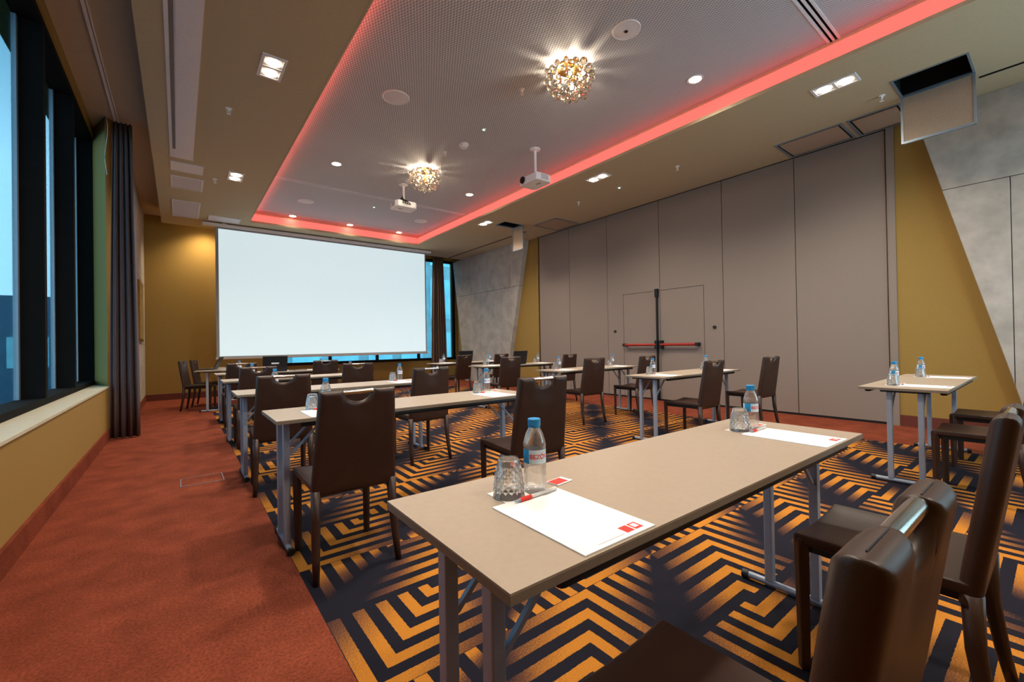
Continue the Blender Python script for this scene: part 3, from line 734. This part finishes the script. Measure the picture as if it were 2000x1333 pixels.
for blk, lst in (('left', LT_), ('right', RT_)):
    for i, (x, y, r) in enumerate(lst):
        lab = 'beige folding table, %s to the camera in the %s block' % (ROW[i], blk)
        if first: tab0.location = (x, y, 0); tab0.rotation_euler = (0, 0, r); tab0['label'] = lab; tab0['group'] = GT; o = tab0; first = False
        else: o = dup(tab0, (x, y, 0), r, lab)
        tables.append((blk, i, x, y, r))
PT = (.70, 9.30, math.radians(76))
dup(tab0, (PT[0], PT[1], 0), PT[2], 'beige folding presenter table turned sideways at the left end of the screen', GT)

# ------------------------------------------------------------------ chairs
def make_chair():
    t = thing('leather_chair', '', 'chair')
    # seat
    n = 10; vs, fs = [], []
    def seat_z(x, y): return .462 - .016 * (1 - (x / .21) ** 2) * (.6 + .4 * (y / .22))
    for top in (1, 0):
        for j in range(n + 1):
            for i in range(n + 1):
                x = -.21 + .42 * i / n; y = -.20 + .425 * j / n
                z = seat_z(x, y); vs.append((x, y, z if top else z - .034))
    k = (n + 1) ** 2
    for j in range(n):
        for i in range(n):
            a = j * (n + 1) + i; fs.append((a, a + 1, a + n + 2, a + n + 1)); fs.append((k + a, k + a + n + 1, k + a + n + 2, k + a + 1))
    ring = [i for i in range(n + 1)] + [j * (n + 1) + n for j in range(1, n + 1)] + [n * (n + 1) + i for i in range(n - 1, -1, -1)] + [j * (n + 1) for j in range(n - 1, 0, -1)]
    for q in range(len(ring)): a, b = ring[q], ring[(q + 1) % len(ring)]; fs.append((a, k + a, k + b, b))
    build('seat', MB().add(vs, fs), 'leather', t, True, .010, 3)
    m = MB(); m.box(-.185, .185, -.17, .195, .40, .435); build('seat_frame', m, 'black_plastic', t)
    for s in (-1, 1):
        m = MB(); m.bar((s * .192, .207, .448), (s * .190, .205, 0), .036, .036, w2=.028, h2=.028); build('front_leg', m, 'leather', t, bevel=.005)
        m = MB(); m.tube([(s * .188, -.195, .43), (s * .192, -.200, .28), (s * .198, -.222, .12), (s * .204, -.245, 0)], .025, 12, r2=.015); build('rear_leg', m, 'leather', t, 'all')
    # backrest: slab with curved profile and a half-round grip
    H0, H1_ = .395, .915
    nw, nd = .072, .062
    def half(z):
        tt = (z - H0) / (H1_ - H0); return lerp(.212, .187, tt ** 1.2)
    def prof(z):
        tt = (z - H0) / (H1_ - H0); return -.188 - .075 * tt ** 1.6 - .012 * math.sin(PI * tt)
    def thick(z):
        tt = (z - H0) / (H1_ - H0); return lerp(.050, .056, tt)
    fl_ = (0, .03, .09, .17, .30, .48, .66, .78, .87, .935, .975, 1)
    grip = [-nw * math.cos(PI * q / 16) for q in range(17)]
    colx = [('s', -max(f, 1e-9)) for f in fl_[::-1]] + [('g', q) for q in grip[1:-1]] + [('s', max(f, 1e-9)) for f in fl_]
    up_ = (0, .0012, .004, .008, .014, .021, .029); dn_ = (.022, .014, .007, .003, .0008, 0); mid = 12
    def cpt(c, j, side):
        kind, val = c
        ztop = H1_ if kind == 's' else H1_ - nd * math.sqrt(max(0, 1 - (val / nw) ** 2))
        if j < len(up_): z = ztop - up_[j]
        elif j < len(up_) + mid: z = lerp(ztop - up_[-1], H0 + dn_[0], (j - len(up_) + 1) / (mid + 1))
        else: z = H0 + dn_[j - len(up_) - mid]
        x = val if kind == 'g' else math.copysign(nw + (half(z) - nw) * abs(val), val)
        r = thick(z) / 2; ax = abs(x)
        ds = half(z) - ax; dt = (math.sqrt((ax / nw) ** 2 + ((H1_ - z) / nd) ** 2) - 1) * nd
        if ax >= nw - 1e-6: dt = min(H1_ - z, max(dt, 0) + .0)
        d_ = max(0.0, min(ds, dt, z - H0)); rr = min(r, .026)
        k_ = math.sqrt(max(0, 1 - (1 - min(1, d_ / rr)) ** 2))
        dip = 0.008 * math.exp(-((x / .07) ** 2 + ((z - .82) / .05) ** 2)) * k_
        return (x, prof(z) + side * (r * k_ - dip), z)
    nc = len(colx); R_ = len(up_) + mid + len(dn_); off = nc * R_; vs, fs = [], []
    for side in (1, -1):
        for c in colx:
            for j in range(R_): vs.append(cpt(c, j, side))
    for c in range(nc - 1):
        for j in range(R_ - 1):
            a = c * R_ + j; b = a + R_
            fs.append((a, b, b + 1, a + 1)); fs.append((off + a, off + a + 1, off + b + 1, off + b))
    me = bpy.data.meshes.new('backrest'); me.from_pydata(vs, [], fs); me.materials.append(MATS['leather'])
    bm = bmesh.new(); bm.from_mesh(me); bmesh.ops.remove_doubles(bm, verts=bm.verts, dist=.0002); bmesh.ops.recalc_face_normals(bm, faces=bm.faces)
    bm.to_mesh(me); bm.free(); me.shade_smooth()
    link('backrest', me, t)
    for sgn in (-1, 1):
        pts = [(sgn * (nw + .012), prof(H1_) , H1_ + .0005)] + [(sgn * lerp(nw + .03, .165, q / 4), prof(H1_), H1_ + .0008) for q in range(5)]
        m = MB(); m.tube(pts, .0009, 6); build('seam', m, 'black_plastic', t)
    zr = H1_ - .013
    m = MB(); m.tube([(-nw - .012, prof(zr), zr), (nw + .012, prof(zr), zr)], .0125, 14); build('grip_rod', m, 'chrome', t, smooth=True)
    return t
GC = 'brown leather chairs behind the tables'
ch0 = make_chair(); cf = True
def chair(x, y, rdeg, lab):
    global cf
    if cf: ch0.location = (x, y, 0); ch0.rotation_euler = (0, 0, math.radians(rdeg)); ch0['label'] = lab; ch0['group'] = GC; cf = False
    else: dup(ch0, (x, y, 0), math.radians(rdeg), lab)
SIDE = ('left', 'right')
CH = {('left', 0): [(.70, .385, -.5), (1.875, .36, 0)], ('left', 1): [(.705, 2.425, 0), (1.865, 2.31, -6)], ('left', 2): [(.665, 4.00, -4), (1.92, 4.01, 0)],
      ('left', 3): [(.72, 5.93, 0), (1.86, 5.85, -8)], ('left', 4): [(.72, 7.595, 0), (1.88, 7.62, 0)],
      ('right', 0): [(4.47, .375, 0), (5.49, .40, 0)], ('right', 1): [(4.53, 2.57, 0), (5.90, 2.53, -3)], ('right', 2): [(4.57, 4.26, -5), (5.575, 4.12, 0)],
      ('right', 3): [(4.45, 5.985, -8), (5.92, 6.10, 4)], ('right', 4): [(4.72, 8.02, 6), (5.62, 7.88, 0)]}
for (blk, i), lst in CH.items():
    for k, (x, y, r) in enumerate(lst):
        chair(x, y, r, 'brown leather chair at %s place of the %s %s-block table' % (SIDE[k], ROW[i], blk))
chair(.30, 10.00, -104, 'dark leather chair at the presenter table, nearer one by the far left corner')
chair(.48, 10.68, -104, 'dark leather chair at the presenter table, farther one by the far left corner')

# ------------------------------------------------------------------ place settings
def text_mesh(txt, size):
    cu = bpy.data.curves.new('lettering', 'FONT'); cu.body = txt; cu.size = size; cu.align_x = 'LEFT'; cu.offset = size * .022
    o = bpy.data.objects.new('lettering', cu); C.objects.link(o)
    me = bpy.data.meshes.new_from_object(o.evaluated_get(bpy.context.evaluated_depsgraph_get()))
    bpy.data.objects.remove(o); return me
def wrap(me, r, a0, z0, bold=1.0):
    # bend flat lettering round a bottle, starting at angle a0 and running anticlockwise seen from above
    bm = bmesh.new(); bm.from_mesh(me); bmesh.ops.triangulate(bm, faces=bm.faces)
    for v in bm.verts:
        a = a0 + v.co.x / r; v.co = Vector((r * math.cos(a), r * math.sin(a), z0 + v.co.y))
    bm.to_mesh(me); bm.free(); return me
def make_glass():
    n, rows, Hh = 16, 8, .094
    vs, fs = [], []
    def rad(z): return lerp(.0405, .0285, max(0, z / Hh) ** 1.25)
    z0, z1 = .012, .080; dz = (z1 - z0) / rows
    def P(a, z, dr): r = rad(z) + dr; return (r * math.cos(a), r * math.sin(a), z)
    st = 2 * PI / n
    ring = lambda j: [P((i + .5 * (j % 2)) * st, z0 + j * dz, -.0008) for i in range(n)]
    vs = [p for j in range(rows + 1) for p in ring(j)]
    def V(j, i): return j * n + i % n
    for j in range(1, rows):
        for i in range(n):
            o = j % 2
            c = len(vs); vs.append(P((i + .5 * o + .5) * st, z0 + j * dz, .0016))
            lo, hi = V(j - 1, i + o), V(j + 1, i + o)
            l, r = V(j, i), V(j, i + 1)
            lo_, hi_ = V(j - 1, i + o), V(j + 1, i + o)
            fs += [(lo, r, c), (r, hi, c), (hi, l, c), (l, lo, c)]
    for i in range(n):                           # close the zigzag at both ends
        fs.append((V(0, i), V(0, i + 1), V(1, i))); fs.append((V(rows, i), V(rows - 1, i), V(rows, i + 1)) if rows % 2 == 0 else (V(rows, i), V(rows - 1, i + 1), V(rows, i + 1)))
    def add_ring(r, z):
        b = len(vs); vs.extend([(r * math.cos(i * st), r * math.sin(i * st), z) for i in range(n)]); return b
    lo = add_ring(.0408, .0); inn = [add_ring(.0380, .0), add_ring(.033, .04), add_ring(.0258, .077)]
    t1 = add_ring(.0282, .088); t2 = add_ring(.0262, Hh)
    def strip(a, b):
        for i in range(n): fs.append((a + i, a + (i + 1) % n, b + (i + 1) % n, b + i))
    strip(lo, 0); strip(inn[0], lo); strip(inn[1], inn[0]); strip(inn[2], inn[1]); strip(rows * n, t1); strip(t1, t2)
    fs.append(tuple(t2 + i for i in range(n))); fs.append(tuple(inn[2] + i for i in range(n)))
    return MB().add(vs, fs).mesh('drinking_glass', 'glass')
glass_me = make_glass()
coaster_me = MB().lathe([(.046, 0), (.048, .0006), (.046, .0014)], 32).mesh('coaster', 'coaster')
coaster_me = MB().prism([(-.072, -.048), (.072, -.048), (.072, .048), (-.072, .048)], 2, 0, .0012).mesh('coaster', 'coaster')
pad_me = MB().box(-.105, .105, 0, .297, 0, .003).mesh('notepad', 'paper')
logo1 = MB().box(.030, .053, .012, .038, .003, .0034).mesh('logo_block', 'red_print')
logo2 = MB().box(.058, .062, .012, .038, .003, .0034).box(.077, .081, .012, .038, .003, .0034).box(.062, .077, .012, .019, .003, .0034).box(.062, .077, .035, .038, .003, .0034).mesh('logo_frame', 'red_print')
line_me = MB().box(-.055, .02, .012, .0135, .003, .0033).mesh('address_line', 'grey_print')
pen_a = MB().tube([(-.012, 0, .005), (.075, 0, .005)], .0046, 10).tube([(.05, .004, .008), (.076, .004, .008)], .0012, 6).mesh('barrel', 'pen_white', True)
pen_b = MB().tube([(-.048, 0, .005), (-.012, 0, .005)], .0051, 10).mesh('grip', 'pen_red', True)
pen_c = MB().tube([(-.066, 0, .005), (-.048, 0, .005)], .0012, 8, r2=.0045).mesh('tip', 'alu', True)
sach_me = MB().box(-.032, .032, -.021, .021, .0, .0035).mesh('packet', 'paper', False, .0012)
sachp_me = MB().box(-.031, .018, -.017, .017, .0035, .0040).mesh('print', 'red_print')
bprof = [(.022, 0), (.0285, .004), (.0295, .012), (.0285, .020), (.0298, .030), (.0285, .038), (.0298, .048), (.0285, .056), (.0298, .066), (.0288, .074), (.0288, .112), (.0298, .120), (.0285, .130), (.0225, .150), (.0155, .163), (.0135, .168), (.0135, .172)]
body_me = MB().lathe(bprof, 28).mesh('body', 'water', True)
cap_me = MB().lathe([(.0155, .170), (.0168, .172), (.0168, .187), (.0150, .1885)], 24).mesh('cap', 'cap_blue', True)
capring_me = MB().lathe([(.0158, .166), (.0163, .1665), (.0163, .1695), (.0158, .1700)], 24).mesh('cap_ring', 'cap_blue', True)
def arc(r, z0, z1, a0, a1, n, nm, m_):
    m = MB(); vs, fs = [], []
    for i in range(n + 1):
        a = lerp(a0, a1, i / n); vs += [(r * math.cos(a), r * math.sin(a), z0), (r * math.cos(a), r * math.sin(a), z1)]
    for i in range(n): fs.append((2 * i, 2 * i + 2, 2 * i + 3, 2 * i + 1))
    return m.add(vs, fs).mesh(nm, m_, 'all')
A0 = math.radians(-131)                          # the bottles' labels face this way
label_me = arc(.0292, .076, .111, A0 - 1.0, A0 + 2 * PI - 1.15, 40, 'label', 'label_pale')
lblue_me = arc(.0294, .076, .111, A0 - 1.35, A0 - .45, 12, 'label_patch', 'label_blue')
word_me = wrap(text_mesh('BEZÓV', .0165), .0296, A0 - .40, .0885); word_me.materials.clear(); word_me.materials.append(MATS['red_print'])
mini_me = wrap(text_mesh('oo', .004), .0296, A0 + .75, .081); mini_me.materials.clear(); mini_me.materials.append(MATS['label_blue'])

def setting(blk, i, k, px, py, rz, z, skip=()):
    where = 'at %s place of %s %s-block table' % (SIDE[k], ROW[i], blk)
    M_ = Matrix.Translation((px, py, z)) @ Matrix.Rotation(rz, 4, 'Z')
    def P(x, y, dz=0): v = M_ @ Vector((x, y, dz)); return (v.x, v.y, v.z)
    j = lambda a: random.uniform(-a, a)
    # local frame: notepad lower edge centre at origin
    o = thing('notepad', 'white notepad with red logo ' + where, 'notepad', P(0, 0), rz + j(.01), 'notepads on the tables')
    link('sheet', pad_me, o); link('logo_block', logo1, o); link('logo_frame', logo2, o); link('address_line', line_me, o)
    o = link('coaster', coaster_me, None, P(.012, .338), rz + j(.03)); tag(o, 'white paper mat under glass and bottle ' + where, 'paper mat', 'paper mats on the tables')
    o = link('drinking_glass', glass_me, None, P(-.024, .338, .0014), j(1)); tag(o, 'upside-down diamond-cut tumbler ' + where, 'glass', 'upside-down tumblers')
    o = thing('water_bottle', 'small water bottle with blue cap ' + where, 'bottle', P(.052, .325 if blk == 'left' else .343, .0014), j(.08), 'water bottles on the tables')
    link('body', body_me, o); c = link('cap', cap_me, o); link('cap_ring', capring_me, c); l = link('label', label_me, o); link('label_patch', lblue_me, l); link('lettering', word_me, l); link('small_print', mini_me, l)
    o = thing('sugar_sachet', 'red and white paper sachet ' + where, 'sachet', P(.150, .337), .1 + j(.2), 'paper sachets on the tables')
    link('packet', sach_me, o); link('print', sachp_me, o)
    o = thing('ballpoint_pen', 'white pen with red grip ' + where, 'pen', P(.015, .283, .0032), .06 + j(.08), 'pens on the notepads')
    link('barrel', pen_a, o); link('grip', pen_b, o); link('tip', pen_c, o)
for blk, i, x, y, r in tables:
    for k in (0, 1):
        cx = {0: .278, 1: 1.505}[k]
        if blk == 'right' and i == 0: cx = (.30, 1.42)[k]
        c, s = math.cos(r), math.sin(r)
        px, py = x + c * cx - s * .006, y + s * cx + c * .006
        setting(blk, i, k, px, py, r, TH)

# ------------------------------------------------------------------ laptops
def laptop(x, y, z, rz, lab, tilt=100, stripe=False):
    t = thing('laptop', lab, 'laptop', (x, y, z), rz, 'open laptops')
    m = MB(); m.box(-.18, .18, -.125, .125, 0, .018); bs = build('base', m, 'laptop', t, bevel=.004)
    m = MB(); m.box(-.165, .165, -.03, .10, .018, .0195); build('keyboard', m, 'black_plastic', bs)
    a = math.radians(tilt - 90); dy, dz = math.sin(a), math.cos(a)
    def L(x_, h, o_): return (x_, .122 + dy * h + dz * o_, .018 + dz * h - dy * o_)
    vs = [L(s * .18, h, o_) for o_ in (0, .012) for s, h in ((-1, 0), (1, 0), (1, .24), (-1, .24))]
    ld = build('lid', MB().add(vs, [(0, 1, 2, 3), (7, 6, 5, 4), (0, 4, 5, 1), (1, 5, 6, 2), (2, 6, 7, 3), (3, 7, 4, 0)]), 'laptop', t)
    vs = [L(s * .165, h, -.001) for s, h in ((-1, .015), (1, .015), (1, .225), (-1, .225))]
    build('display', MB().add(vs, [(0, 1, 2, 3)]), 'lens_black', ld)
    if stripe:
        vs = [L(s * .055, h, .0128) for s, h in ((-1, .11), (1, .11), (1, .135), (-1, .135))]
        build('badge', MB().add(vs, [(0, 1, 2, 3)]), 'white_plastic', ld)
laptop(1.24, 8.06, TH, PI, 'black laptop with white badge on its lid, on the fifth left table', 100, True)
laptop(.42, 9.86, TH, math.radians(-104), 'open laptop on the presenter table facing its chairs', 115)
laptop(5.02, 8.30, TH, PI, 'dark laptop with lid toward camera on the farthest right table', 100)
laptop(5.12, 6.52, TH, PI + .1, 'black laptop with lid toward camera on the fourth right table', 100)
m = MB(); m.tube([(1.46 + .05 * math.sin(k * .8) + .022 * k, 7.99 + .05 * math.cos(k * 1.1), TH + .007) for k in range(12)], .006, 6)
tag(build('power_cable', m, 'black_plastic', None, True), 'black cable beside the badged laptop on the fifth left table', 'cable')
